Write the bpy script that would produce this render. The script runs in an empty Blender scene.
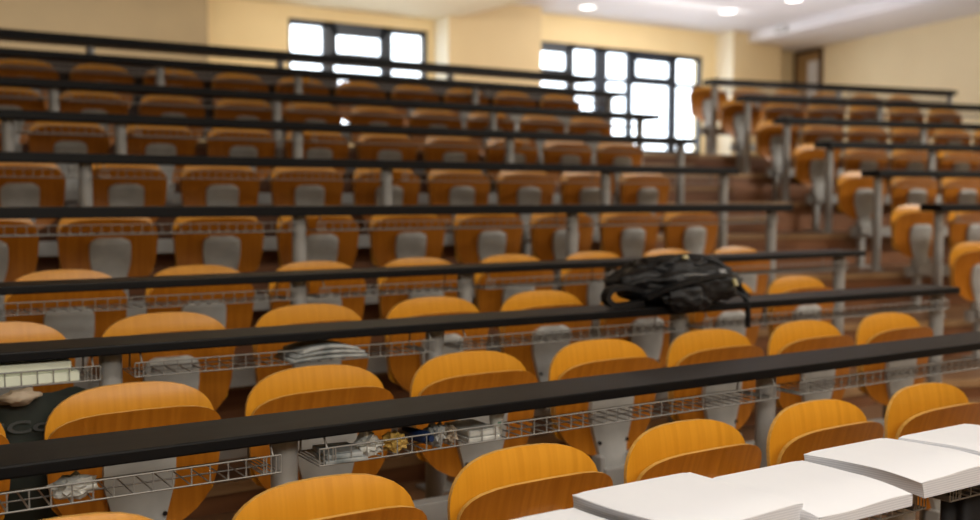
import bpy, bmesh, math, random
from mathutils import Vector, Matrix, noise
random.seed(7)
R = math.radians
COL = bpy.context.scene.collection
CAMZ = 1.43                     # height of the lens above the front floor
YAW, PITCH, FPX = R(33), R(3.64), 1054.0

# ------------------------------------------------------------------ materials
def mat(name, col, rough=0.5, metal=0.0, spec=0.5):
    m = bpy.data.materials.new(name); m.use_nodes = True
    b = m.node_tree.nodes['Principled BSDF']
    b.inputs['Base Color'].default_value = (*col, 1)
    b.inputs['Roughness'].default_value = rough
    b.inputs['Metallic'].default_value = metal
    b.inputs['Specular IOR Level'].default_value = spec
    return m

def noisy(name, c1, c2, scale=(1, 1, 1), nscale=5.0, rough=0.5, spec=0.5, bump=0.0, metal=0.0, detail=4, lo=0.35, hi=0.65, rand=0.0):
    m = mat(name, c1, rough, metal, spec)
    nt = m.node_tree; n = nt.nodes; l = nt.links; b = n['Principled BSDF']
    tc = n.new('ShaderNodeTexCoord'); mp = n.new('ShaderNodeMapping')
    mp.inputs['Scale'].default_value = scale
    tx = n.new('ShaderNodeTexNoise'); tx.inputs['Scale'].default_value = nscale; tx.inputs['Detail'].default_value = detail
    cr = n.new('ShaderNodeValToRGB')
    cr.color_ramp.elements[0].position = lo; cr.color_ramp.elements[0].color = (*c1, 1)
    cr.color_ramp.elements[1].position = hi; cr.color_ramp.elements[1].color = (*c2, 1)
    l.new(tc.outputs['Object'], mp.inputs['Vector'])
    src = mp.outputs['Vector']
    out = cr.outputs['Color']
    if rand:
        oi = n.new('ShaderNodeObjectInfo')
        add = n.new('ShaderNodeVectorMath'); add.operation = 'ADD'
        mul = n.new('ShaderNodeVectorMath'); mul.operation = 'SCALE'; mul.inputs[3].default_value = 3.0
        l.new(oi.outputs['Location'], mul.inputs[0]); l.new(src, add.inputs[0]); l.new(mul.outputs[0], add.inputs[1])
        src = add.outputs[0]
        hv = n.new('ShaderNodeHueSaturation')
        mr = n.new('ShaderNodeMapRange'); mr.inputs['To Min'].default_value = 1 - rand; mr.inputs['To Max'].default_value = 1 + rand
        l.new(oi.outputs['Random'], mr.inputs['Value']); l.new(mr.outputs['Result'], hv.inputs['Value'])
        l.new(cr.outputs['Color'], hv.inputs['Color']); out = hv.outputs['Color']
    l.new(src, tx.inputs['Vector']); l.new(tx.outputs['Fac'], cr.inputs['Fac'])
    l.new(out, b.inputs['Base Color'])
    if bump:
        bp = n.new('ShaderNodeBump'); bp.inputs['Strength'].default_value = bump; bp.inputs['Distance'].default_value = 0.01
        l.new(tx.outputs['Fac'], bp.inputs['Height']); l.new(bp.outputs['Normal'], b.inputs['Normal'])
    return m

M = {}
M['ply'] = noisy('varnished_plywood', (0.58, 0.245, 0.013), (0.65, 0.288, 0.019), (60, 6, 2.2), 1.0, 0.33, 0.4, rand=0.06)
M['ply_shaded'] = noisy('shaded_plywood_underside', (0.36, 0.115, 0.005), (0.45, 0.155, 0.010), (60, 6, 2.2), 1.0, 0.36, 0.4, rand=0.06)  # same plywood darkened: shade on the tipped-up pan put into the colour
M['ply_edge'] = noisy('plywood_edge', (0.62, 0.32, 0.06), (0.76, 0.44, 0.12), (3, 160, 160), 1.0, 0.35)
M['plastic'] = noisy('grey_plastic', (0.36, 0.36, 0.345), (0.42, 0.42, 0.40), (1, 1, 1), 14, 0.45, rand=0.05)
M['steel'] = noisy('grey_painted_steel', (0.30, 0.295, 0.28), (0.37, 0.36, 0.34), (1, 1, 1), 6, 0.4)
M['screw'] = mat('dark_screw', (0.03, 0.03, 0.03), 0.4, 0.6)
M['black'] = noisy('black_laminate', (0.010, 0.010, 0.0105), (0.017, 0.017, 0.0175), (1, 4, 4), 5, 0.45, 0.3)
M['black_edge'] = mat('black_edge_band', (0.003, 0.003, 0.0035), 0.5, 0, 0.2)
M['wire'] = mat('grey_wire', (0.27, 0.26, 0.24), 0.4, 0.2)
M['tread'] = noisy('brown_linoleum', (0.17, 0.085, 0.038), (0.24, 0.125, 0.060), (1, 1, 1), 3, 0.42)
M['riser'] = noisy('brown_wood_riser', (0.17, 0.066, 0.026), (0.25, 0.105, 0.042), (1.5, 1.5, 14), 1.5, 0.45)
M['nosing'] = noisy('tan_nosing', (0.32, 0.18, 0.08), (0.42, 0.26, 0.13), (1, 1, 1), 4, 0.4)
M['wall'] = noisy('cream_wall', (0.78, 0.62, 0.35), (0.82, 0.66, 0.385), (1, 1, 1), 1.2, 0.75, 0.2)
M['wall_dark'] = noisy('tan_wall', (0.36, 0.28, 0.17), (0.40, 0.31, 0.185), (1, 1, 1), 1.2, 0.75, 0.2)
M['wall_side'] = noisy('pale_cream_wall', (0.82, 0.70, 0.46), (0.85, 0.735, 0.49), (1, 1, 1), 1.2, 0.75, 0.2)
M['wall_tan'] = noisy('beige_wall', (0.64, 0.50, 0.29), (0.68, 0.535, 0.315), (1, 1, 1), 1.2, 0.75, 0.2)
M['wall_window_lit'] = noisy('window_lit_wall', (0.84, 0.78, 0.62), (0.87, 0.81, 0.66), (1, 1, 1), 1.2, 0.75, 0.2)
M['ceil'] = noisy('white_ceiling', (0.79, 0.79, 0.83), (0.83, 0.83, 0.87), (1, 1, 1), 1.0, 0.8, 0.2)
M['ceil_lit_cream'] = noisy('cream_lit_ceiling', (0.80, 0.72, 0.52), (0.84, 0.76, 0.56), (1, 1, 1), 1.0, 0.8, 0.2)  # cream puts the different light on the lower left ceiling into its colour
M['frame'] = mat('dark_window_frame', (0.016, 0.024, 0.040), 0.45)
M['panel'] = noisy('dark_panel', (0.030, 0.014, 0.007), (0.05, 0.024, 0.011), (1, 1, 10), 2, 0.5)
M['door'] = noisy('tan_door', (0.30, 0.18, 0.07), (0.36, 0.22, 0.09), (8, 8, 1), 2, 0.5)
M['door_frame'] = mat('brown_door_frame', (0.075, 0.038, 0.016), 0.5)
M['bag'] = noisy('black_nylon', (0.003, 0.003, 0.0035), (0.008, 0.008, 0.009), (1, 1, 1), 40, 0.55, 0.4, bump=0.3)
M['bag_green'] = noisy('dark_green_bag', (0.004, 0.007, 0.004), (0.010, 0.016, 0.009), (1, 1, 1), 10, 0.5)
M['letter'] = mat('dim_grey_print', (0.045, 0.048, 0.045), 0.6)
M['tag'] = mat('pale_tag', (0.36, 0.31, 0.14), 0.5)
M['grey_patch'] = mat('grey_patch', (0.16, 0.16, 0.16), 0.5)
M['paper'] = noisy('white_paper', (0.80, 0.82, 0.88), (0.83, 0.85, 0.90), (1, 1, 1), 3, 0.7, 0.2)
M['paper_cream'] = noisy('pale_green_paper', (0.74, 0.80, 0.62), (0.80, 0.84, 0.70), (1, 1, 1), 3, 0.7, 0.2)
M['newsprint'] = noisy('newsprint', (0.16, 0.18, 0.18), (0.42, 0.43, 0.42), (1, 1, 1), 16, 0.7, 0.2)
M['scrap_white'] = noisy('crumpled_white', (0.40, 0.40, 0.37), (0.62, 0.62, 0.58), (1, 1, 1), 20, 0.7)
M['scrap_yellow'] = noisy('crumpled_yellow', (0.42, 0.26, 0.05), (0.58, 0.38, 0.10), (1, 1, 1), 20, 0.6)
M['scrap_beige'] = noisy('crumpled_beige', (0.28, 0.22, 0.15), (0.42, 0.34, 0.25), (1, 1, 1), 15, 0.7)
M['cup'] = noisy('white_cup', (0.46, 0.47, 0.43), (0.55, 0.56, 0.52), (1, 1, 1), 6, 0.5)
M['cup_print'] = mat('cup_green_print', (0.10, 0.22, 0.16), 0.5)
M['blue'] = noisy('blue_plastic', (0.008, 0.018, 0.06), (0.012, 0.03, 0.09), (1, 1, 1), 6, 0.35)
M['dark'] = mat('dark_cloth', (0.012, 0.011, 0.012), 0.7)

def edge_paper():
    m = mat('paper_edges', (0.6, 0.62, 0.66), 0.8, 0, 0.1)
    nt = m.node_tree; n = nt.nodes; l = nt.links
    tc = n.new('ShaderNodeTexCoord'); sp = n.new('ShaderNodeSeparateXYZ')
    w = n.new('ShaderNodeMath'); w.operation = 'MULTIPLY'; w.inputs[1].default_value = 1150
    s = n.new('ShaderNodeMath'); s.operation = 'SINE'
    cr = n.new('ShaderNodeValToRGB')
    cr.color_ramp.elements[0].position = 0.1; cr.color_ramp.elements[0].color = (0.60, 0.62, 0.68, 1)
    cr.color_ramp.elements[1].position = 0.8; cr.color_ramp.elements[1].color = (0.74, 0.755, 0.80, 1)
    l.new(tc.outputs['Object'], sp.inputs[0]); l.new(sp.outputs['Z'], w.inputs[0]); l.new(w.outputs[0], s.inputs[0])
    l.new(s.outputs[0], cr.inputs['Fac']); l.new(cr.outputs['Color'], n['Principled BSDF'].inputs['Base Color'])
    return m
M['paper_edge'] = edge_paper()

def emit(name, col, s):
    m = bpy.data.materials.new(name); m.use_nodes = True
    nt = m.node_tree; nt.nodes.clear()
    e = nt.nodes.new('ShaderNodeEmission'); o = nt.nodes.new('ShaderNodeOutputMaterial')
    e.inputs['Color'].default_value = (*col, 1); e.inputs['Strength'].default_value = s
    nt.links.new(e.outputs[0], o.inputs['Surface']); return m
M['light_source'] = emit('lamp_diffuser', (1.0, 0.95, 0.86), 9.0)

def glass():
    m = bpy.data.materials.new('window_glass'); m.use_nodes = True
    nt = m.node_tree; nt.nodes.clear()
    t = nt.nodes.new('ShaderNodeBsdfTransparent'); t.inputs['Color'].default_value = (0.97, 0.985, 1, 1)
    g = nt.nodes.new('ShaderNodeBsdfGlossy'); g.inputs['Roughness'].default_value = 0.05
    x = nt.nodes.new('ShaderNodeMixShader'); x.inputs['Fac'].default_value = 0.06
    o = nt.nodes.new('ShaderNodeOutputMaterial')
    nt.links.new(t.outputs[0], x.inputs[1]); nt.links.new(g.outputs[0], x.inputs[2]); nt.links.new(x.outputs[0], o.inputs['Surface'])
    return m
M['glass'] = glass()
M['door_pane'] = noisy('frosted_pane', (0.62, 0.62, 0.62), (0.70, 0.70, 0.70), (1, 1, 1), 3, 0.3)

# ------------------------------------------------------------------ mesh helper
class MB:
    def __init__(s): s.v, s.f, s.m, s.sm = [], [], [], []
    def add(s, vs, fs, mi=0, smooth=False):
        b = len(s.v); s.v += [tuple(v) for v in vs]
        for f in fs: s.f.append([b + i for i in f]); s.m.append(mi); s.sm.append(smooth)
    def box(s, lo, hi, mi=0, bev=0.0, xf=None, mats6=None):
        bm = bmesh.new(); bmesh.ops.create_cube(bm, size=1)
        c = [(a + b) / 2 for a, b in zip(lo, hi)]; d = [b - a for a, b in zip(lo, hi)]
        for v in bm.verts: v.co = Vector((v.co.x * d[0] + c[0], v.co.y * d[1] + c[1], v.co.z * d[2] + c[2]))
        if bev: bmesh.ops.bevel(bm, geom=list(bm.edges), offset=bev, segments=2, affect='EDGES', profile=0.6)
        s.bm(bm, mi, xf)
    def bm(s, bm, mi=0, xf=None, smooth=False):
        if xf is not None: bmesh.ops.transform(bm, matrix=xf, verts=bm.verts)
        bm.verts.index_update(); b = len(s.v)
        s.v += [tuple(v.co) for v in bm.verts]
        for f in bm.faces: s.f.append([b + v.index for v in f.verts]); s.m.append(mi); s.sm.append(smooth)
        bm.free()
    def tube(s, pts, r, n=6, mi=0, smooth=True, cap=True, radii=None):
        pts = [Vector(p) for p in pts]; rings = []
        for i, p in enumerate(pts):
            t = (pts[min(i + 1, len(pts) - 1)] - pts[max(i - 1, 0)]).normalized()
            a = Vector((0, 0, 1)) if abs(t.z) < 0.9 else Vector((1, 0, 0))
            u = t.cross(a).normalized(); w = t.cross(u)
            rr = radii[i] if radii else r
            rings.append([p + (u * math.cos(2 * math.pi * k / n) + w * math.sin(2 * math.pi * k / n)) * rr for k in range(n)])
        vs = [q for rg in rings for q in rg]; fs = []
        for i in range(len(pts) - 1):
            for k in range(n):
                fs.append([i * n + k, i * n + (k + 1) % n, (i + 1) * n + (k + 1) % n, (i + 1) * n + k])
        s.add(vs, fs, mi, smooth)
        if cap:
            s.add(rings[0], [list(range(n))[::-1]], mi); s.add(rings[-1], [list(range(n))], mi)
    def prism(s, poly, z0, z1, mt=0, ms=0):
        n = len(poly)
        s.add([(x, y, z1) for x, y in poly], [list(range(n))], mt)
        s.add([(x, y, z0) for x, y in poly], [list(range(n))[::-1]], mt)
        for i in range(n):
            a, b = poly[i], poly[(i + 1) % n]
            s.add([(*a, z0), (*b, z0), (*b, z1), (*a, z1)], [[0, 1, 2, 3]], ms)
    def build(s, name, mats, parent=None, loc=None, fixn=True):
        me = bpy.data.meshes.new(name); me.from_pydata(s.v, [], s.f)
        if not isinstance(mats, (list, tuple)): mats = [mats]
        for m in mats: me.materials.append(m)
        for p, mi, sm in zip(me.polygons, s.m, s.sm): p.material_index = mi; p.use_smooth = sm
        if fixn:
            bm = bmesh.new(); bm.from_mesh(me); bmesh.ops.recalc_face_normals(bm, faces=bm.faces); bm.to_mesh(me); bm.free()
        me.update()
        o = bpy.data.objects.new(name, me); COL.objects.link(o)
        if parent: o.parent = parent
        if loc: o.location = loc
        return o

def tag(o, label=None, cat=None, group=None, kind=None):
    if label: o['label'] = label
    if cat: o['category'] = cat
    if group: o['group'] = group
    if kind: o['kind'] = kind
    return o
def thing(name, label, cat, loc=(0, 0, 0), rz=0, group=None):
    o = bpy.data.objects.new(name, None); COL.objects.link(o)
    o.empty_display_size = 0.05; o.location = loc; o.rotation_euler = (0, 0, rz)
    return tag(o, label, cat, group)
def struct(mb, name, mats, parent=None):
    o = mb.build(name, mats, parent)
    o['kind'] = 'structure'
    return o
KIDS = {}
def copy_tree(o, parent=None):
    c = o.copy(); COL.objects.link(c)
    if parent: c.parent = parent
    for ch in list(o.children): copy_tree(ch, c)
    return c

# --------------------------------------------------------- camera geometry helpers
sy, cy = math.sin(YAW), math.cos(YAW); sp_, cp_ = math.sin(PITCH), math.cos(PITCH)
def x_at(px, Y, z):
    """X of the point on the row line (depth Y, height z above the lens) seen in column px"""
    k = (px - 490) / FPX
    return (k * (Y * cy * cp_ - z * sp_) + Y * sy) / (cy - k * sy * cp_)
D12 = R(12); S12, C12 = math.sin(D12), math.cos(D12)
def rp(xp, yp):                              # right block frame -> world plan
    return (xp * C12 + yp * S12, -xp * S12 + yp * C12)
def xr_at(px, yp):                           # lateral place in the right block for column px
    b = math.atan((px - 490) / FPX) + YAW - D12
    return math.tan(b) * yp

# ------------------------------------------------------------------ row tables
YC = [2.15, 2.96, 3.76, 4.55, 5.34, 6.14, 6.94, 7.74, 8.54, 9.35]
ZD = [-.665, -.567, -.455, -.327, -.066, .190, .448, .706, .982, 1.225]
ZT = [-.640, -.530, -.430, -.320, -.078, .190, .455, .712, .985, 1.20]   # backrest tops
FL = [z - .79 for z in ZT]; FL[9] = .41
ENDS = [4.25, 4.55, 4.76, 5.16, 5.44, 5.77, 6.10, 6.44, 6.71, 6.96]
YR = [3.1, 3.9, 4.7, 5.5, 6.3, 7.1, 7.9, 8.69, 9.48, 10.27]
FLOOR0 = FL[0]
CAMZ = -FLOOR0
def W(z): return z + CAMZ
ORD = ['front', 'second', 'third', 'fourth', 'fifth', 'sixth', 'seventh', 'eighth', 'ninth', 'top']
NTH = ['first', 'second', 'third', 'fourth', 'fifth', 'sixth', 'seventh', 'eighth', 'ninth', 'tenth', 'eleventh', 'twelfth']

# ------------------------------------------------------------------ setting: floor tiers
WX, WY, WDX = 14.87, 13.0, .2309           # back right corner; side wall leans with depth
def wall_x(y): return WX - (WY - y) * WDX
def tier_front(k):
    yt = YC[k - 1] + .10; yr = YR[k - 1] + .10
    x1 = ENDS[k] + .10; x2 = ENDS[k] + .65
    y2 = (yr - x2 * S12) / C12
    x3 = 13.6; y3 = (yr - x3 * S12) / C12
    # meet the side wall
    for _ in range(20):
        x3 = wall_x(y3); y3 = (yr - x3 * S12) / C12
    return [(-4.0, yt), (x1, yt), (x2, y2), (x3, y3)]
fr = [[(-4, -3), (wall_x(-3), -3)]] + [tier_front(k) for k in range(1, 10)] + [[(-4, 13), (14.87, 13)]]
for k in range(10):
    a, b = fr[k], fr[k + 1]
    mb = MB()
    z = W(FL[k]); zl = W(FL[k - 1]) if k else z - .2
    poly = list(a) + list(reversed(b))
    mb.add([(x, y, z) for x, y in poly], [list(range(len(poly)))], 0)
    if k:
        for p, q in zip(a[:-1], a[1:]):
            mb.add([(*p, zl), (*q, zl), (*q, z), (*p, z)], [[0, 1, 2, 3]], 1)
            d = Vector((q[0] - p[0], q[1] - p[1], 0)).normalized(); nrm = Vector((d.y, -d.x, 0))
            P, Q = Vector((*p, z)), Vector((*q, z))
            mb.add([P + nrm * .012 + Vector((0, 0, .004)), Q + nrm * .012 + Vector((0, 0, .004)), Q - nrm * .045 + Vector((0, 0, .004)), P - nrm * .045 + Vector((0, 0, .004)),
                    P + nrm * .012 - Vector((0, 0, .035)), Q + nrm * .012 - Vector((0, 0, .035))], [[0, 1, 2, 3], [0, 1, 5, 4]], 2)
    struct(mb, 'floor', [M['tread'], M['riser'], M['nosing']])
# half steps in the aisle
for k in range(1, 10):
    (x1, y1), (x2, y2) = fr[k][1], fr[k][2]
    h = (FL[k] - FL[k - 1]) / 2
    if h < .07: continue
    mb = MB()
    dx, dy = x2 - x1, y2 - y1; L = math.hypot(dx, dy); ux, uy = dx / L, dy / L; nx, ny = uy, -ux
    p = (x1 + ux * .02, y1 + uy * .02); q = (x2 + ux * .25, y2 + uy * .25 * .35)
    poly = [(p[0] + nx * .27, p[1] + ny * .27), (q[0] + nx * .27, q[1] + ny * .27), q, p]
    mb.prism(poly, W(FL[k - 1]), W(FL[k - 1]) + h, 0, 1)
    P, Q = Vector((*poly[0], W(FL[k - 1]) + h)), Vector((*poly[1], W(FL[k - 1]) + h))
    n3 = Vector((nx, ny, 0)); u = Vector((0, 0, .004))
    mb.add([P + n3 * .01 + u, Q + n3 * .01 + u, Q - n3 * .04 + u, P - n3 * .04 + u, P + n3 * .01 - u * 7, Q + n3 * .01 - u * 7], [[0, 1, 2, 3], [0, 1, 5, 4]], 2)
    struct(mb, 'floor', [M['tread'], M['riser'], M['nosing']])

# ------------------------------------------------------------------ walls, ceiling, windows
FT = W(FL[9])
W1 = (5.32, 7.40, .72, 2.26); W2 = (9.02, 12.69, .66, 2.285)
ZL, ZR = 2.42, 2.69
mb = MB()
y0, y1 = 13.0, 13.25
top = W(2.95)
mb.box((-4.2, y0, 0), (W1[0], y1, top)); mb.box((W1[0], y0, 0), (W1[1], y1, W(W1[2]))); mb.box((W1[0], y0, W(W1[3])), (W1[1], y1, top))
mb.box((W1[1], y0, 0), (W2[0], y1, top)); mb.box((W2[0], y0, 0), (W2[1], y1, W(W2[2]))); mb.box((W2[0], y0, W(W2[3])), (W2[1], y1, top))
mb.box((W2[1], y0, 0), (15.2, y1, top))
struct(mb, 'wall_back', M['wall'])
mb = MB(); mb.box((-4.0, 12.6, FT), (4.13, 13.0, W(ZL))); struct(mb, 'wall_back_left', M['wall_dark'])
def pilaster(x0, x1, nm):
    mb = MB(); mb.box((x0, 12.6, FT), (x1, 13.0, W(ZR)))
    mb.m = [1 if abs((Vector(mb.v[f[1]]) - Vector(mb.v[f[0]])).cross(Vector(mb.v[f[2]]) - Vector(mb.v[f[1]])).normalized().x) > .9 else 0 for f in mb.f]  # side faces get a paler colour that paints in the window light
    struct(mb, nm, [M['wall_tan'], M['wall_window_lit']])
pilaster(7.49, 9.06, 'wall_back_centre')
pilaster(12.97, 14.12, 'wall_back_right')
mb = MB(); mb.prism([(wall_x(-3), -3), (wall_x(-3) + .25, -3), (wall_x(13.25) + .25, 13.25), (wall_x(13.25), 13.25)], 0, top); struct(mb, 'wall_right', M['wall_side'])
mb = MB(); mb.box((-4.2, -3, 0), (-4.0, 13, top)); struct(mb, 'wall_left', M['wall'])
mb = MB(); mb.box((-4.2, -3.2, 0), (wall_x(-3) + .25, -3.0, top)); struct(mb, 'wall_front', M['wall'])
mb = MB(); mb.box((-4.2, -3.2, W(ZL)), (7.68, 13.0, W(ZL) + .3)); struct(mb, 'ceiling', M['ceil_lit_cream'])
mb = MB(); mb.prism([(7.68, -3.2), (wall_x(-3.2) + .2, -3.2), (wall_x(13) + .2, 13), (7.68, 13)], W(ZR), W(ZR) + .2); struct(mb, 'ceiling', M['ceil'])
# boxed-in bulkhead along the side wall
bx = lambda y: 13.33 + (y - 12.6) * WDX
mb = MB(); mb.prism([(bx(-3), -3), (wall_x(-3), -3), (wall_x(13), 13), (bx(13), 13)], W(2.53), W(ZR)); struct(mb, 'trim_1', M['ceil'])

def window(n, rect, mull, thick, trans, sashes, sash_top):
    x0, x1, z0, z1 = rect; z0 = W(z0); z1 = W(z1); mb = MB()
    t = .055; a, b = 13.05, 13.13
    mb.box((x0, a, z0), (x0 + t, b, z1), 0, .004); mb.box((x1 - t, a, z0), (x1, b, z1), 0, .004)
    mb.box((x0, a, z1 - t - .02), (x1, b, z1), 0, .004); mb.box((x0, a, z0), (x1, b, z0 + t), 0, .004)
    for mx, w in zip(mull, thick): mb.box((mx - w / 2, a, z0), (mx + w / 2, b, z1), 0, .004)
    mb.box((x0, a - .005, W(trans) - .035), (x1, b, W(trans) + .035), 0, .004)
    root = struct(mb, 'window_%d' % n, M['frame'])
    cols = [x0] + list(mull) + [x1]
    for i in sashes:
        l_, r_ = cols[i] + .05, cols[i + 1] - .05
        s = MB(); lo, hi = W(trans) + .035, z1 - .06
        w = .06
        s.box((l_, a - .02, lo), (l_ + w, a + .03, hi)); s.box((r_ - w, a - .02, lo), (r_, a + .03, hi))
        s.box((l_, a - .02, hi - w - sash_top), (r_, a + .03, hi)); s.box((l_, a - .02, lo), (r_, a + .03, lo + w))
        s.build('opening_sash', M['frame'], root)
    g = MB(); g.box((x0 + .02, 13.085, z0 + .02), (x1 - .02, 13.093, z1 - .02)); g.build('panes', M['glass'], root)
    s = MB(); s.box((x0 - .03, 12.96, z0 - .04), (x1 + .03, 13.06, z0), 0, .005); s.build('window_sill', M['wall_side'], root)
window(1, W1, [5.91, 6.78], [.16, .15], 1.77, [1], .05)
window(2, W2, [9.95, 10.55, 11.14, 12.07], [.12, .22, .10, .14], 1.79, [0, 3], .03)

# door on the side wall beside the back corner
ang = math.atan(WDX)
def side_box(mb, s0, s1, z0, z1, d0, d1, mi=0):     # s measured from the corner toward the front, d into the room
    u = Vector((-math.sin(ang), -math.cos(ang), 0)); n = Vector((-math.cos(ang), math.sin(ang), 0))
    B = Vector((WX, WY, 0)); ps = []
    for s_, d_ in ((s0, d0), (s1, d0), (s1, d1), (s0, d1)):
        q = B + u * s_ + n * d_; ps.append((q.x, q.y))
    mb.prism(ps, z0, z1, mi, mi)
mb = MB(); side_box(mb, .10, .17, FT, W(2.50), 0, .05); side_box(mb, .80, .86, FT, W(2.50), 0, .05); side_box(mb, .17, .80, W(2.44), W(2.50), 0, .05)
dr = struct(mb, 'door_1', M['door_frame'])
mb = MB(); side_box(mb, .17, .80, FT + .01, W(2.44), 0, .03); mb.build('door_leaf', M['door'], dr)
mb = MB(); side_box(mb, .48, .76, FT + .9, W(2.30), .03, .036); mb.build('pane', M['door_pane'], dr)
mb = MB(); side_box(mb, .22, .28, FT + .95, FT + 1.08, .03, .07); mb.build('door_handle', M['steel'], dr)

# ------------------------------------------------------------------ ceiling lights
for i, (x, y, lab) in enumerate([(9.55, 12.15, 'round white downlight in the ceiling above the left part of the wide window'),
                                 (11.5, 11.3, 'round white downlight in the ceiling nearest the white bulkhead corner'),
                                 (11.55, 10.1, 'round white downlight cut by the top edge of the photo')]):
    t = thing('ceiling_light', lab, 'ceiling light', (x, y, W(ZR)), 0, 'downlights in the white ceiling')
    mb = MB(); n = 28
    ring = []
    for r_, z_ in ((.13, -.001), (.135, -.02), (.11, -.024), (.108, -.012)):
        ring += [(r_ * math.cos(2 * math.pi * k / n), r_ * math.sin(2 * math.pi * k / n), z_) for k in range(n)]
    mb.add(ring, [[j * n + k, j * n + (k + 1) % n, (j + 1) * n + (k + 1) % n, (j + 1) * n + k] for j in range(3) for k in range(n)], 0, True)
    mb.build('frame', M['ceil'], t)
    mb = MB(); mb.add([(.108 * math.cos(2 * math.pi * k / n), .108 * math.sin(2 * math.pi * k / n), -.014) for k in range(n)], [list(range(n))], 0)
    mb.build('diffuser', M['light_source'], t)

# small fitting on the bulkhead's face
yb = 11.7; xb = bx(yb)
t = thing('wall_fitting', 'small grey fitting on the white bulkhead face below the ceiling', 'fitting', (xb, yb, W(2.61)), -ang)
mb = MB(); mb.box((-.03, -.16, -.045), (0, .16, .045), 0, .01); mb.build('housing', M['steel'], t)
mb = MB(); mb.box((-.045, -.12, -.025), (-.03, -.02, .025), 0, .006); mb.box((-.045, .02, -.025), (-.03, .12, .025), 0, .006); mb.build('lens', M['ceil'], t)

# ------------------------------------------------------------------ the seat
def sheet(rows, th, edge_mi=1, nu=17, face_mi=0, back_mi=None):
    """rows: list of (z, halfwidth, yfunc(u)) bottom to top -> thin curved board with a front (-y), a back and an edge"""
    if back_mi is None: back_mi = face_mi
    mb = MB(); F = []; B = []
    for z, hw, yf in rows:
        F.append([(u * hw, yf(u * hw), z) for u in [(-1 + 2 * i / (nu - 1)) for i in range(nu)]])
        B.append([(u * hw, yf(u * hw) + th, z) for u in [(-1 + 2 * i / (nu - 1)) for i in range(nu)]])
    n = len(rows)
    q = [[j * nu + i, j * nu + i + 1, (j + 1) * nu + i + 1, (j + 1) * nu + i] for j in range(n - 1) for i in range(nu - 1)]
    mb.add([p for r_ in F for p in r_], q, face_mi, True)
    mb.add([p for r_ in B for p in r_], [f[::-1] for f in q], back_mi, True)
    def band(a, b):
        mb.add(a + b, [[i, i + 1, len(a) + i + 1, len(a) + i] for i in range(len(a) - 1)], edge_mi, True)
    loopF = F[0] + [r_[-1] for r_ in F[1:]] + F[-1][::-1][1:] + [r_[0] for r_ in F[::-1]][1:]
    loopB = B[0] + [r_[-1] for r_ in B[1:]] + B[-1][::-1][1:] + [r_[0] for r_ in B[::-1]][1:]
    band(loopF, loopB)
    return mb
def seat_halfw(z, z0, z1, w0, w1, hb, ht, eb, et):
    """half width at height z of a board from z0 to z1 with rounded ends"""
    w = w0 + (w1 - w0) * (z - z0) / (z1 - z0)
    if z > z1 - ht:
        s_ = (z - (z1 - ht)) / ht; w *= max(0.0, 1 - s_ ** et) ** (1 / et)
    if z < z0 + hb:
        s_ = (z0 + hb - z) / hb; w *= max(0.0, 1 - s_ ** eb) ** (1 / eb)
    return max(w, .012)
def zs(z0, z1, n): return [z0 + (z1 - z0) * (0.5 - 0.5 * math.cos(math.pi * i / (n - 1))) for i in range(n)]
def back_y(z, x): return -.028 * (.79 - z) / .37 - .012 * (x / .23) ** 2 + (.012 * max(0, (z - .72) / .07) ** 2)
def seat_y(z, x):
    t_ = max(0, (z - .50) / .235)
    return -.068 - .045 * t_ ** 2.2 + .016 * (x / .22) ** 2 - .012 * max(0, (.46 - z) / .08) ** 2

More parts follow.
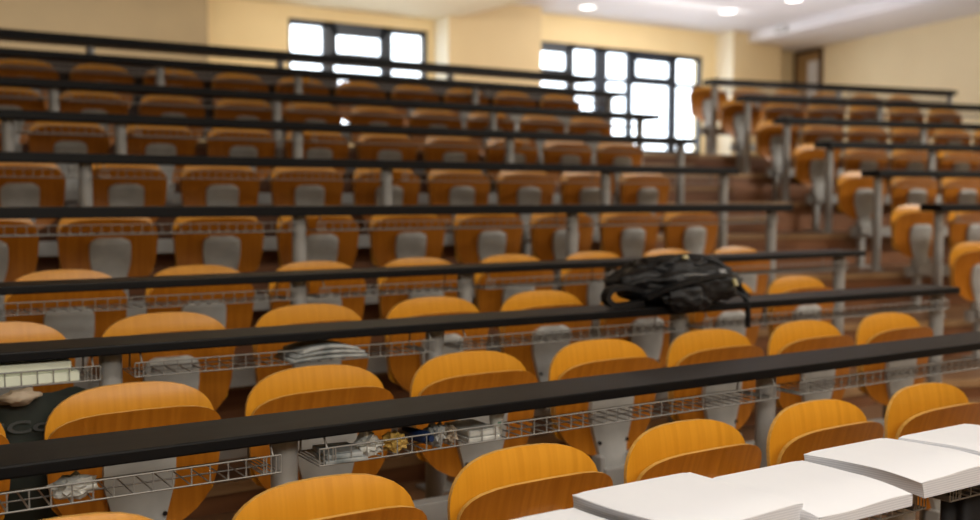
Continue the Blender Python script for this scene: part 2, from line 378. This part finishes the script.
def make_chair(name='folding_seat', screws=True):
    t = thing(name, 'x', 'seat')
    rows = [(z, seat_halfw(z, .43, .79, 0.215, .238, .06, .15, 2.5, 2.75), (lambda x, z=z: back_y(z, x))) for z in zs(.43, .79, 22)]
    sheet(rows, .012).build('backrest', [M['ply'], M['ply_edge']], t)
    rows = [(z, seat_halfw(z, .385, .737, .220, .238, .19, .11, 2.3, 3.3), (lambda x, z=z: seat_y(z, x))) for z in zs(.385, .737, 22)]
    sheet(rows, .013, face_mi=0, back_mi=2).build('seat_pan', [M['ply_shaded'], M['ply_edge'], M['ply']], t)
    # moulded bracket on the underside of the folded pan
    mb = MB(); zz = zs(.352, .645, 14); nu = 9; F = []; B = []
    for z in zz:
        hw = .060 + (.096 - .060) * min(1, max(0, (z - .40) / .13))
        if z > .605: hw *= max(.3, 1 - ((z - .605) / .04) ** 3 * .42)
        yb_ = min(seat_y(max(z, .386), 0), -.068)
        F.append([(u * hw, yb_ - .030 + .014 * abs(u) ** 3 + (.012 if z > .635 else 0), z) for u in [(-1 + 2 * i / (nu - 1)) for i in range(nu)]])
        B.append([(u * hw, yb_ - .001 + .004 * abs(u), z) for u in [(-1 + 2 * i / (nu - 1)) for i in range(nu)]])
    q = [[j * nu + i, j * nu + i + 1, (j + 1) * nu + i + 1, (j + 1) * nu + i] for j in range(len(zz) - 1) for i in range(nu - 1)]
    mb.add([p for r_ in F for p in r_], q, 0, True); mb.add([p for r_ in B for p in r_], [f[::-1] for f in q], 0, True)
    lf = F[0] + [r_[-1] for r_ in F[1:]] + F[-1][::-1][1:] + [r_[0] for r_ in F[::-1]][1:]
    lb = B[0] + [r_[-1] for r_ in B[1:]] + B[-1][::-1][1:] + [r_[0] for r_ in B[::-1]][1:]
    mb.add(lf + lb, [[i, i + 1, len(lf) + i + 1, len(lf) + i] for i in range(len(lf) - 1)], 0, False)
    br = mb.build('seat_bracket', M['plastic'], t)
    if screws:
        for sx, sz in ((-1, .605), (1, .605), (-.86, .44), (.86, .44)):
            s = MB(); yb_ = seat_y(sz, 0) - .0275
            n = 8; r_ = .0065
            rim = [(sx * .072 + r_ * math.cos(2 * math.pi * k / n), yb_, sz + r_ * math.sin(2 * math.pi * k / n)) for k in range(n)]
            rim2 = [(x, y + .012, z) for x, y, z in rim]
            s.add(rim + rim2, [list(range(n))] + [[k, (k + 1) % n, n + (k + 1) % n, n + k] for k in range(n)], 0)
            s.build('screw', M['screw'], br)
    # pivot housing clamped on the beam
    mb = MB()
    mb.box((-.062, -.125, .275), (.062, -.085, .352), 0, .008)
    mb.box((-.075, -.115, .332), (-.055, -.060, .395), 0, .006); mb.box((.055, -.115, .332), (.075, -.060, .395), 0, .006)
    mb.tube([(-.072, -.085, .365), (.072, -.085, .365)], .016, 10, 0)
    mb.build('hinge', M['steel'], t)
    # upright that carries the backrest
    mb = MB(); mb.box((-.03, -.022, .24), (.03, -.010, .46), 0, .003); mb.box((-.05, -.014, .43), (.05, -.008, .60), 0, .002)
    mb.build('back_support', M['steel'], t)
    return t
PROTO_N = make_chair(screws=True); PROTO_F = None
def place_chair(proto, x, y, z, rz, label, group):
    c = copy_tree(proto)
    c.location = (x, y, z); c.rotation_euler = (0, 0, rz); c['label'] = label; c['group'] = group
    return c

CX = [[3.15 - .55 * i for i in range(6)], [4.04 - .55 * i for i in range(8)], [4.36 - .55 * i for i in range(8)],
      [4.73 - .55 * i for i in range(8)], [5.08 - .55 * i for i in range(9)], [5.36 - .55 * i for i in range(9)],
      [5.78 - .55 * i for i in range(10)], [6.10 - .55 * i for i in range(10)], [6.35 - .55 * i for i in range(10)]]
PROTO_F = make_chair(screws=False)
LAB_X = {}
for k, xs in enumerate(CX):
    xs = sorted(xs)
    for i, x in enumerate(xs):
        if i == len(xs) - 1: pos = 'rightmost in the %s row' % ORD[k]
        elif i == 0: pos = 'leftmost in the %s row' % ORD[k]
        else: pos = '%s from left in the %s row' % (NTH[i], ORD[k])
        look = 'tipped-up orange plywood seat'
        place_chair(PROTO_N if k < 3 else PROTO_F, x, YC[k], W(FL[k]), 0, '%s, %s, left block' % (look, pos), 'tipped-up seats of the left block')
RX = {3: (5.64, 1), 4: (5.85, 2), 5: (6.0, 3), 6: (6.17, 4), 7: (6.31, 6), 8: (6.42, 6), 9: (6.54, 6)}
RNAME = {9: 'top row', 8: 'second row from the top', 7: 'third row from the top', 6: 'fourth row from the top', 5: 'fifth row from the top', 4: 'sixth row from the top', 3: 'lowest visible row'}
for k, (x0, n) in RX.items():
    for i in range(n):
        X, Y = rp(x0 + .55 * i, YR[k])
        pos = ('on the aisle' if i == 0 else '%s from aisle' % NTH[i])
        place_chair(PROTO_F, X, Y, W(FL[k]), -D12, 'tipped-up orange plywood seat, %s in the %s, right block' % (pos, RNAME[k]), 'tipped-up seats of the right block')
def kill(o):
    for c in list(o.children): kill(c)
    bpy.data.objects.remove(o)
kill(PROTO_N); kill(PROTO_F)

# ------------------------------------------------------------------ beams that carry the seats
def beam(x0, x1, posts, loc, rz, label):
    t = thing('seat_beam', label, 'beam', loc, rz, 'steel beams carrying the seats')
    mb = MB(); mb.box((x0, -.078, .25), (x1, -.024, .33), 0, .004); mb.build('rail', M['steel'], t)
    for p in posts:
        mb = MB(); mb.box((p - .024, -.075, .012), (p + .024, -.027, .25), 0, .004); po = mb.build('post', M['steel'], t)
        mb = MB(); mb.box((p - .07, -.12, 0), (p + .07, .02, .012), 0, .003); mb.build('foot_plate', M['steel'], po)
    return t
for k, xs in enumerate(CX):
    a, b = min(xs) - .6, max(xs) + .10
    ps = [max(xs) - 1.10 * i for i in range(int((b - a) / 1.1) + 1)]
    beam(a, b, ps, (0, YC[k], W(FL[k])), 0, 'grey steel beam carrying the seats of the %s row, left block' % ORD[k])
for k, (x0, n) in RX.items():
    a, b = x0 - .10, x0 + .55 * (n - 1) + .25
    X, Y = rp(0, YR[k])
    beam(a, b, [x0 + 1.1 * i for i in range((n + 1) // 2)], (X, Y, W(FL[k])), -D12, 'grey steel beam on posts carrying the seats of the %s, right block' % RNAME[k])

# ------------------------------------------------------------------ desks with posts and wire book racks
def rack_mesh(x0, x1, yf, yb, zt):
    mb = MB(); r = .0023
    zf, zb = zt - .030, zt - .072
    mb.tube([(x0, yf, zf), (x1, yf, zf)], r, 5); mb.tube([(x0, yf, zb), (x1, yf, zb)], r, 5)
    mb.tube([(x0, yb, zb), (x1, yb, zb)], r, 5)
    mb.tube([(x0, (yf + yb) / 2, zb), (x1, (yf + yb) / 2, zb)], r, 5)
    n = max(2, int((x1 - x0) / .042)); 
    for i in range(n + 1):
        x = x0 + (x1 - x0) * i / n
        mb.tube([(x, yf, zf), (x, yf, zb), (x, yb, zb)], r, 4, cap=False, smooth=False)
    for dx in (.012, .024, .036):                      # bunched end wires
        for s_, e in ((1, x0), (-1, x1)):
            x = e + s_ * dx
            mb.tube([(x, yf, zf), (x, yf, zb), (x, yb, zb)], r, 4, cap=False, smooth=False)
    for x in (x0 + .02, x1 - .02):                      # hangers up to the board
        mb.tube([(x, yf, zf), (x, yf + .02, zt)], r * 1.3, 5); mb.tube([(x, yb, zb), (x, yb - .01, zt)], r * 1.3, 5)
    return mb
def desk(x0, x1, posts, loc, rz, floor, label, thick=.030, racks=True, depth=.21, group='long black desks', name='lecture_desk'):
    """local x along the row, local y=0 at the board's middle, local z=0 at the board's top"""
    t = thing(name, label, 'desk', (loc[0], loc[1], floor), rz, group)
    H = loc[2] - floor
    mb = MB(); mb.box((x0, -depth / 2, H - thick), (x1, depth / 2, H), 0, .005)
    mb.m = [0 if (Vector(mb.v[f[1]]) - Vector(mb.v[f[0]])).cross(Vector(mb.v[f[2]]) - Vector(mb.v[f[1]])).normalized().z > .9 else 1 for f in mb.f]
    mb.build('desktop', [M['black'], M['black_edge']], t)
    for p in posts:
        mb = MB(); n = 20
        mb.tube([(p, .01, .01), (p, .01, H - thick)], .034, n)
        po = mb.build('post', M['steel'], t)
        mb = MB(); mb.tube([(p, .01, 0), (p, .01, .012)], .062, n); mb.build('foot_plate', M['steel'], po)
    if racks:
        ed = sorted(posts)
        for a, b in zip(ed[:-1], ed[1:]):
            if b - a < .3: continue
            rack_mesh(a + .05, b - .05, -depth / 2 + .012, depth / 2 - .03, H - thick).build('book_rack', M['wire'], t)
    return t
POSTPX = [[905], [287, 768], [118, 440, 677, 925], [300, 466, 612, 840], [300, 573, 772], [86, 387, 606, 724],
          [8, 121, 298, 510, 681], [54, 277, 493, 640], [160, 298, 475, 609], [90, 280, 450, 572]]
for k in range(10):
    yd = YC[k] - .51
    ps = [x_at(p, yd, ZD[k] - .2) for p in POSTPX[k]]
    x0 = -1.2
    while min(ps) > x0 + 1.9: ps.append(min(ps) - 1.65)
    if k == 0: ps += [max(ps) + 1.1]
    if k == 1: ps += [4.42]
    e = ENDS[k]
    if e - max(ps) > .35: ps.append(e - .10)
    x0 = min(min(ps) - .12, x0)
    if k < 9:
        lab = 'long black desk on grey posts with wire book rack, %s row of the left block' % ORD[k]
        if k == 0: lab = 'long black desk in the front row holding the white paper stacks'
        if k == 2: lab = 'long black desk in the third row, the one with the black backpack'
        rz = R(-2) if k == 2 else 0
        desk(x0, e, ps, (0, yd + (2.6 * math.sin(R(2)) if k == 2 else 0), W(ZD[k])), rz, W(FL[k]), lab, thick=.048 if k >= 4 else .030)
    else:
        desk(x0, e, ps, (0, yd, W(ZD[k])), 0, W(FL[k]), 'long thick black rail behind the topmost seats of the left block', thick=.07, racks=False, depth=.2, group='long black desks')
pa, pb, pc = x_at(339, 8.74, .8), x_at(350, 8.74, .8), x_at(574, 8.74, .8)
for a, b, lab in ((-1.2, pa - .02, 'dark brown panel under the top rail, left of the small bright slit'), (pb + .02, pc, 'dark brown panel under the top rail, right of the small bright slit')):
    mb = MB(); mb.box((a, 8.73, W(.60)), (b, 8.75, W(1.03)), 0, .003)
    n_ = int((b - a) / 1.2) + 1
    t = thing('rail_panel', lab, 'panel', (0, 0, 0), 0, 'panels under the top rail')
    mb.build('board', M['panel'], t)
    for q in range(n_ + 1):
        x = a + .05 + (b - a - .1) * q / n_
        mb = MB(); mb.box((x - .02, 8.752, W(FL[9])), (x + .02, 8.782, W(1.0)), 0, .003); mb.build('upright', M['steel'], t)
RP = {3: [], 4: [938], 5: [877], 6: [825, 930], 7: [780, 921], 8: [743, 877], 9: [708, 946]}
for k in (4, 5, 6, 7, 8, 9):
    yd = YR[k] - .45
    x0 = RX[k][0] - .27
    ps = [x0 + .09] + [xr_at(p, yd) for p in RP[k][1:]]
    end = 9.62 if k == 9 else 10.9
    while end - max(ps) > 1.8: ps.append(max(ps) + 1.65)
    if k == 9: ps.append(8.0)
    elif end - max(ps) > .4: ps.append(end - .1)
    X, Y = rp(0, yd)
    desk(x0, end, ps, (X, Y, W(ZD[k])), -D12, W(FL[k]), 'long black desk on grey posts, %s of the right block' % RNAME[k], group='long black desks', thick=.055)

# ------------------------------------------------------------------ paper stacks on the front desk
YD0 = YC[0] - .5; ZD0 = W(ZD[0])
def paper_stack(x0, x1, yf, yb, z0, h, skew, label, leftlift=0.0, seed=0):
    """a slab of sheets whose front droops past the desk edge"""
    rnd = random.Random(seed); nx, ny, nz = 14, 14, 6
    edge = YD0 - .115
    def P(u, v, w):
        y = yf + (yb - yf) * v; x = x0 + (x1 - x0) * u + skew * (1 - v)
        over = max(0, edge - y)
        z = z0 + h * w - over * over * 1.1
        z += leftlift * (1 - u) ** 3 * (1 - .6 * v) * (0.4 + .6 * w) * .0
        x += .006 * math.sin(v * 5 + seed) * w + (.012 * w * w if u == 0 else 0) * (1 if seed % 2 else -1) * .6
        z += .003 * math.sin(u * 6 + seed) * w * (1 - v)
        if w > .99: z -= .004 * (max(0, abs(2 * u - 1) - .8) / .2) ** 2
        return (x, y, z)
    t = thing('paper_stack', label, 'paper', (x0, yf, z0), 0, 'stacks of white paper on the front desk')
    off = Vector((x0, yf, z0))
    body = MB(); top = MB()
    def grid(mb, fn, a, b, mi=0):
        vs = [Vector(fn(i / a, j / b)) - off for j in range(b + 1) for i in range(a + 1)]
        mb.add(vs, [[j * (a + 1) + i, j * (a + 1) + i + 1, (j + 1) * (a + 1) + i + 1, (j + 1) * (a + 1) + i] for j in range(b) for i in range(a)], mi, True)
    W1_ = .93
    grid(body, lambda a, b: P(a, 0, b * W1_), nx, nz); grid(body, lambda a, b: P(a, 1, b * W1_), nx, nz)
    grid(body, lambda a, b: P(0, a, b * W1_), ny, nz); grid(body, lambda a, b: P(1, a, b * W1_), ny, nz)
    grid(body, lambda a, b: P(a, b, 0), nx, ny); grid(body, lambda a, b: P(a, b, W1_), nx, ny)
    body.build('sheets', M['paper_edge'], t)
    grid(top, lambda a, b: P(a, b, 1), nx, ny)
    for f in (lambda a, b: P(a, 0, W1_ + .005 + b * (1 - W1_ - .005)), lambda a, b: P(a, 1, W1_ + .005 + b * (1 - W1_ - .005))): grid(top, f, nx, 1)
    for f in (lambda a, b: P(0, a, W1_ + .005 + b * (1 - W1_ - .005)), lambda a, b: P(1, a, W1_ + .005 + b * (1 - W1_ - .005))): grid(top, f, ny, 1)
    grid(top, lambda a, b: P(a, b, W1_ + .005), nx, ny)
    top.build('top_sheet', M['paper'], t)
    return t
paper_stack(.97, 1.325, 1.43, 1.715, ZD0, .012, .03, 'low stack of white paper at the bottom edge, leftmost on the front desk', seed=1)
paper_stack(1.338, 1.668, 1.445, 1.735, ZD0, .034, .040, 'white paper stack with layered grey edge, second from left on front desk', seed=2)
paper_stack(1.678, 1.992, 1.405, 1.690, ZD0, .026, .030, 'white paper stack drooping over the front desk edge, middle one of five', seed=3)
paper_stack(2.006, 2.312, 1.418, 1.690, ZD0, .042, .078, 'thick white paper stack, fourth from the left on the front desk', seed=4)
paper_stack(2.328, 2.640, 1.42, 1.665, ZD0, .046, .075, 'white paper stack at the right edge of the photo on the front desk', seed=5)

# ------------------------------------------------------------------ soft lumps
def blob(name, m, c, r, seed, amp=.12, freq=2.0, parent=None, sub=4, shape=None):
    bm = bmesh.new(); bmesh.ops.create_icosphere(bm, subdivisions=sub, radius=1)
    for v in bm.verts:
        d = v.co.normalized(); k = 1 + amp * noise.fractal(d * freq + Vector((seed, seed * .7, 0)), 0.8, 2.1, 4)
        p = Vector((d.x * r[0] * k, d.y * r[1] * k, d.z * r[2] * k))
        if shape: p = shape(p)
        v.co = p + Vector(c)
    mb = MB(); mb.bm(bm, 0, None, True); return mb.build(name, m, parent)

# black backpack lying on the third desk
yb2 = YC[2] - .5; zb2 = ZD[2]
bxc = x_at(676, yb2, zb2 + .08)
bp = thing('backpack', 'black backpack with straps lying on the third desk of the left block', 'backpack', (bxc, yb2, W(zb2)))
def bodyshape(p):
    t_ = p.x / .30
    h = 1 - .45 * max(0, t_) ** 2 - .25 * max(0, -t_) ** 2
    z = p.z * h + .088
    if z < .004: z = .004 + (z - .004) * .0
    return Vector((p.x, p.y, z))
blob('body', M['bag'], (0, 0, 0), (.335, .165, .108), 3.1, .16, 2.4, bp, 5, bodyshape)
blob('front_pocket', M['bag'], (.06, -.135, .080), (.17, .055, .068), 5.3, .22, 2.2, bp, 4)
blob('side_pocket', M['bag'], (-.075, -.158, .034), (.125, .036, .052), 8.3, .30, 2.0, bp, 4)
blob('top_flap', M['bag'], (-.02, .0, .155), (.19, .12, .040), 2.3, .3, 2.6, bp, 4)
def strap(pts, w, th, name, m=M['bag']):
    mb = MB(); pts = [Vector(p) for p in pts]; vs = []
    for i, p in enumerate(pts):
        t_ = (pts[min(i + 1, len(pts) - 1)] - pts[max(0, i - 1)]).normalized()
        sdir = Vector((0, 1, 0)); nn = t_.cross(sdir).normalized()
        for a, b in ((-1, -1), (1, -1), (1, 1), (-1, 1)): vs.append(p + sdir * a * w / 2 + nn * b * th / 2)
    fs = [[i * 4 + k, i * 4 + (k + 1) % 4, i * 4 + 4 + (k + 1) % 4, i * 4 + 4 + k] for i in range(len(pts) - 1) for k in range(4)]
    fs += [[0, 1, 2, 3], [len(vs) - 4, len(vs) - 3, len(vs) - 2, len(vs) - 1]]
    mb.add(vs, fs, 0, False); return mb.build(name, m, bp)
def arc(pts, n=24):      # catmull-rom
    P = [Vector(p) for p in pts]; P = [P[0] * 2 - P[1]] + P + [P[-1] * 2 - P[-2]]; out = []
    for i in range(1, len(P) - 2):
        for j in range(n // 4):
            t_ = j / (n // 4); a, b, c, d = P[i - 1], P[i], P[i + 1], P[i + 2]
            out.append(.5 * ((2 * b) + (c - a) * t_ + (2 * a - 5 * b + 4 * c - d) * t_ * t_ + (3 * b - a - 3 * c + d) * t_ ** 3))
    out.append(P[-2]); return out
strap(arc([(-.24, -.06, .062), (-.34, -.07, .085), (-.415, -.07, .075), (-.43, -.07, .040), (-.38, -.07, .014), (-.25, -.07, .018)]), .04, .022, 'handle')
strap(arc([(-.26, -.10, .04), (-.16, -.165, .09), (.02, -.175, .12), (.16, -.15, .115), (.26, -.10, .06), (.30, -.11, .02)]), .045, .014, 'shoulder_strap')
strap(arc([(-.02, .08, .165), (.06, -.0, .196), (.14, -.07, .178), (.20, -.13, .11)]), .045, .014, 'shoulder_strap')
strap(arc([(.24, -.08, .05), (.265, -.10, .035), (.285, -.125, .010), (.288, -.135, -.06), (.284, -.136, -.11)]), .022, .012, 'hanging_strap')
def chip(c, s, m, name='label_tab', lab=None):
    mb = MB(); mb.box(tuple(-a / 2 for a in s), tuple(a / 2 for a in s), 0, .002)
    o = mb.build(name, m, bp); o.location = c; o.rotation_euler = (R(-25), 0, R(8))
    if lab: o['label'] = lab
chip((-.03, -.085, .195), (.03, .012, .016), M['tag'], lab='pale yellow tab')
chip((.15, -.190, .092), (.018, .012, .032), M['tag'], lab='pale yellow tab')
chip((.10, -.165, .137), (.04, .01, .018), M['grey_patch'], lab='grey patch')
mb = MB(); mb.tube(arc([(-.12, -.13, .125), (-.02, -.160, .128), (.10, -.168, .112), (.19, -.150, .08)]), .005, 6); mb.build('zip', M['grey_patch'], bp)

# dark green bag under the third desk, with lettering
bagY = YC[2] - .66
bx0, bx1 = x_at(-14, bagY, -.7), x_at(92, bagY, -.7)
bg = thing('shopping_bag', 'dark green bag with dim grey lettering standing under the third desk at left', 'bag', ((bx0 + bx1) / 2, bagY, W(FL[2])))
hw = (bx1 - bx0) / 2; H = ZD[2] - .108 - FL[2]
mb = MB(); nz = 14; nx = 12
def bag_y(u, w, side): return side * (.075 * (1 - .35 * w)) * (1 - .35 * abs(u) ** 4) + .012 * noise.noise(Vector((u * 2.5, w * 4, side * 3)))
for side in (-1, 1):
    vs = [(u * hw * (1 - .05 * w), bag_y(u, w, side), w * H + .02 * noise.noise(Vector((u * 2, 5, side))) * w) for w in [j / nz for j in range(nz + 1)] for u in [-1 + 2 * i / nx for i in range(nx + 1)]]
    mb.add(vs, [[j * (nx + 1) + i, j * (nx + 1) + i + 1, (j + 1) * (nx + 1) + i + 1, (j + 1) * (nx + 1) + i] for j in range(nz) for i in range(nx)], 0, True)
for u in (-1, 1):
    vs = []
    for j in range(nz + 1):
        w = j / nz
        for side in (-1, 1): vs.append((u * hw * (1 - .05 * w), bag_y(u, w, side), w * H + .02 * noise.noise(Vector((u * 2, 5, side))) * w))
    mb.add(vs, [[2 * j, 2 * j + 1, 2 * j + 3, 2 * j + 2] for j in range(nz)], 0, True)
mb.add([(-hw, bag_y(-1, 0, -1), 0), (hw, bag_y(1, 0, -1), 0), (hw, bag_y(1, 0, 1), 0), (-hw, bag_y(-1, 0, 1), 0)], [[0, 1, 2, 3]], 0)
mb.build('body', M['bag_green'], bg)
cu = bpy.data.curves.new('lettering', 'FONT'); cu.body = 'iCo'; cu.size = .046; cu.extrude = .002; cu.offset = .0008; cu.align_x = 'CENTER'
fo = bpy.data.objects.new('lettering_curve', cu); COL.objects.link(fo)
bpy.context.view_layer.update()
dg = bpy.context.evaluated_depsgraph_get(); me = bpy.data.meshes.new_from_object(fo.evaluated_get(dg))
bpy.data.objects.remove(fo)
me.materials.clear(); me.materials.append(M['letter'])
lo = bpy.data.objects.new('lettering', me); COL.objects.link(lo); lo.parent = bg
lo.rotation_euler = (R(90), 0, 0); lo.location = (x_at(26, bagY - .07, -.63) - (bx0 + bx1) / 2, -.068, W(-.648) - W(FL[2])); lo.scale = (2.0, 1, 1)
lo['label'] = 'dim grey letters iCo on dark green'
# crumpled beige wrapper on the bag
o = blob('crumpled_paper', M['scrap_beige'], (0, 0, 0), (.048, .03, .020), 11, .5, 2.6, None, 3)
o.location = (x_at(20, bagY - .06, -.6), bagY - .075, W(FL[2]) + H + .014); tag(o, 'crumpled beige wrapper on top of the dark green bag', 'paper', 'litter in the book racks')
# pale stack in the rack above the bag
rz2 = W(ZD[2]) - .033 - .072 + .004
xa, xb_ = x_at(-12, yb2 - .01, -.53), x_at(79, yb2 - .01, -.53)
t = thing('paper_pile', 'pale greenish white paper pile lying in the third desk wire rack at left', 'paper', ((xa + xb_) / 2, yb2 + .072, rz2))
mb = MB(); mb.box((-(xb_ - xa) / 2, -.095, 0), ((xb_ - xa) / 2, .07, .030), 0, .003); mb.build('sheets', M['paper_cream'], t)
mb = MB(); mb.box((-(xb_ - xa) / 2 + .003, -.090, .030), ((xb_ - xa) / 2 - .02, .068, .062), 0, .006); mb.build('top_booklet', M['paper_cream'], t)

# things lying in the racks
def in_rack(k, px, dy=0.0, dz=0.0):
    yd = YC[k] - .51 + (.035 if k == 2 else 0)
    return Vector((x_at(px, yd + dy, ZD[k] - .1), yd + dy, W(ZD[k]) - .033 - .072 + .004 + dz))
LIT = 'litter in the book racks'
# folded newspaper in the third desk's rack
p = in_rack(2, 321, -.01)
t = thing('newspaper', 'folded grey newspaper lying in the third desk wire rack', 'newspaper', p)
mb = MB()
for i, (a, z0_) in enumerate(((.135, 0), (.125, .012), (.105, .024))):
    nx = 16; vs = []
    for z_ in (0, .011):
        for yy in (-.085, .075):
            vs += [((-1 + 2 * j / nx) * a, yy, z0_ + z_ + .016 * (1 - (-1 + 2 * j / nx) ** 2) * (.4 + i * .3)) for j in range(nx + 1)]
    n1 = nx + 1
    fs = []
    for j in range(nx):
        fs += [[j, j + 1, n1 + j + 1, n1 + j], [2 * n1 + j, 2 * n1 + j + 1, 3 * n1 + j + 1, 3 * n1 + j], [j, j + 1, 2 * n1 + j + 1, 2 * n1 + j], [n1 + j, n1 + j + 1, 3 * n1 + j + 1, 3 * n1 + j]]
    fs += [[0, n1, 3 * n1, 2 * n1], [nx, n1 + nx, 3 * n1 + nx, 2 * n1 + nx]]
    mb.add(vs, fs, 0, True)
mb.build('folded_sheets', M['newsprint'], t)
def scrap(k, px, m, r, seed, label, dz=None, dy=-.05, name='crumpled_paper', cat='paper'):
    p = in_rack(k, px, dy)
    o = blob(name, m, (0, 0, 0), r, seed, .55, 2.8, None, 3); o.location = p + Vector((0, 0, (dz if dz is not None else r[2] * .85)))
    for pl in o.data.polygons: pl.use_smooth = False
    return tag(o, label, cat, LIT)
scrap(1, 76, M['scrap_white'], (.045, .03, .026), 21, 'crumpled pale wrapper in the second desk wire rack at far left')
scrap(1, 368, M['scrap_white'], (.032, .03, .028), 22, 'crumpled white paper in the second desk rack, left of the yellow scrap')
scrap(1, 396, M['scrap_yellow'], (.034, .03, .026), 23, 'crumpled yellow wrapper in the second desk wire rack')
scrap(1, 436, M['newsprint'], (.024, .03, .032), 24, 'crumpled grey paper in the second desk rack, right of the blue bottle')
scrap(1, 449, M['scrap_beige'], (.018, .03, .026), 25, 'small crumpled pinkish paper in the second desk rack, left of the cup')
# small blue bottle lying in the rack
p = in_rack(1, 417, -.03)
t = thing('bottle', 'small blue bottle lying in the second desk wire rack', 'bottle', p + Vector((0, 0, .027)), R(12), LIT); t.scale = (.7, .9, .7)
mb = MB(); mb.tube([(0, -.05, 0), (0, -.045, 0), (0, .05, 0), (0, .075, 0)], .02, 14, 0, True, True, [.018, .024, .024, .012]); mb.build('body', M['blue'], t)
mb = MB(); mb.tube([(0, -.068, 0), (0, -.05, 0)], .013, 12); mb.build('cap', M['blue'], t)
# paper cup tipped in the rack
p = in_rack(1, 497, -.04)
t = thing('paper_cup', 'white paper cup with green mark lying in the second desk wire rack', 'cup', p + Vector((0, 0, .026)), R(-8), LIT); t.scale = (.62, .62, .62)
mb = MB(); mb.tube([(0, 0, -.042), (0, 0, .050)], .03, 18, 0, True, True, [.024, .034]); mb.build('cup', M['cup'], t)
mb = MB(); mb.tube([(0, 0, .046), (0, 0, .056)], .036, 18); mb.build('rim', M['cup'], t)
mb = MB(); mb.box((-.008, -.0315, .006), (.010, -.024, .022), 0, .003); mb.build('printed_mark', M['cup_print'], t)
# folded sheets in the second rack
p = in_rack(1, 470, -.01)
mb = MB(); mb.box((-.05, -.08, .0), (.05, .07, .012), 0, .003); mb.box((-.045, -.075, .013), (.05, .065, .03), 0, .005)
o = mb.build('folded_leaflet', M['scrap_white']); o.location = p; tag(o, 'folded white leaflet in the second desk rack beside the paper cup', 'paper', LIT)
p = in_rack(1, 338, -.02)
mb = MB(); mb.box((-.055, -.08, .0), (.055, .06, .008), 0, .002); mb.box((-.05, -.07, .009), (.045, .055, .02), 0, .003)
o = mb.build('folded_leaflet', M['newsprint']); o.location = p; o.rotation_euler = (0, 0, R(-7)); tag(o, 'folded grey leaflet in the second desk rack, right of the left post', 'paper', LIT)
# dark cloth hanging under the front desk at the right edge of the photo
p = Vector((x_at(985, YD0, -.8), YD0 + .02, 0))
mb = MB(); n = 40; vs = []
for z_ in (ZD0 - .145, ZD0 - .40, .16):
    for i in range(n):
        a = 2 * math.pi * i / n; r_ = 1 + .13 * math.sin(7 * a)
        vs.append((math.cos(a) * .13 * r_, math.sin(a) * .06 * r_, z_))
mb.add(vs, [[j * n + i, j * n + (i + 1) % n, (j + 1) * n + (i + 1) % n, (j + 1) * n + i] for j in range(2) for i in range(n)] + [list(range(n)), list(range(2 * n, 3 * n))], 0, True)
o = mb.build('jacket', M['dark']); o.location = p; tag(o, 'black folded jacket under the front desk at the right edge', 'jacket')

# ------------------------------------------------------------------ light
w = bpy.data.worlds.new('sky'); bpy.context.scene.world = w; w.use_nodes = True
bgn = w.node_tree.nodes['Background']; bgn.inputs[0].default_value = (0.88, 0.94, 1.0, 1); bgn.inputs[1].default_value = 5.0
def unseen_light(loc, size, power, col=(1, .90, .76), rot=(0, 0, 0), sy_=None):
    l = bpy.data.lights.new('unseen_light', 'AREA'); l.energy = power; l.color = col; l.size = size
    if sy_: l.shape = 'RECTANGLE'; l.size_y = sy_
    o = bpy.data.objects.new('light_source', l); COL.objects.link(o); o.location = loc; o.rotation_euler = rot; return o
WARM = (1, .95, .87)
unseen_light((1.0, .3, W(2.38)), 1.8, 58, WARM, sy_=.5)
unseen_light((4.6, 1.0, W(2.38)), 1.8, 50, WARM, sy_=.5)
unseen_light((1.5, -2.6, W(1.95)), 5.0, 155, (1, .96, .90), (R(80), 0, R(-20)), sy_=.9)  # unseen fill added at the front to brighten seat undersides and racks
unseen_light((9.8, 1.5, W(2.60)), 2.4, 300, WARM, (R(35), 0, R(0)), sy_=.6)  # unseen light added to brighten the right block
unseen_light((2.0, 10.9, W(2.38)), 2.4, 50, WARM, (R(25), 0, 0), sy_=.5)  # this and the next two: unseen, added to brighten the back wall
unseen_light((6.4, 10.9, W(2.38)), 2.0, 50, WARM, (R(25), 0, 0), sy_=.5)
unseen_light((10.6, 11.0, W(2.64)), 2.4, 80, WARM, (R(25), 0, 0), sy_=.5)
unseen_light((10.3, 9.6, W(.75)), 4.0, 48, (1, .97, .97), (R(180), 0, 0), sy_=2.5)  # unseen upward fill added to brighten the white ceiling
unseen_light((4.5, 10.6, W(1.2)), 3.0, 35, (1, .95, .88), (R(180), 0, 0), sy_=1.0)  # second added upward fill, unseen, below the left ceiling

# ------------------------------------------------------------------ camera
cam = bpy.data.cameras.new('camera'); co = bpy.data.objects.new('camera', cam); COL.objects.link(co)
co.location = (0, 0, CAMZ); co.rotation_euler = (Matrix.Rotation(-YAW, 4, 'Z') @ Matrix.Rotation(math.pi / 2 - PITCH, 4, 'X') @ Matrix.Rotation(R(.2), 4, 'Z')).to_euler()
cam.sensor_width = 36; cam.lens = FPX * 36 / 980; cam.clip_end = 200
cam.dof.use_dof = True; cam.dof.focus_distance = 2.5; cam.dof.aperture_fstop = 1.9
sc = bpy.context.scene; sc.camera = co
sc.view_settings.view_transform = 'Standard'; sc.view_settings.look = 'None'
sc.cycles.use_denoising = True
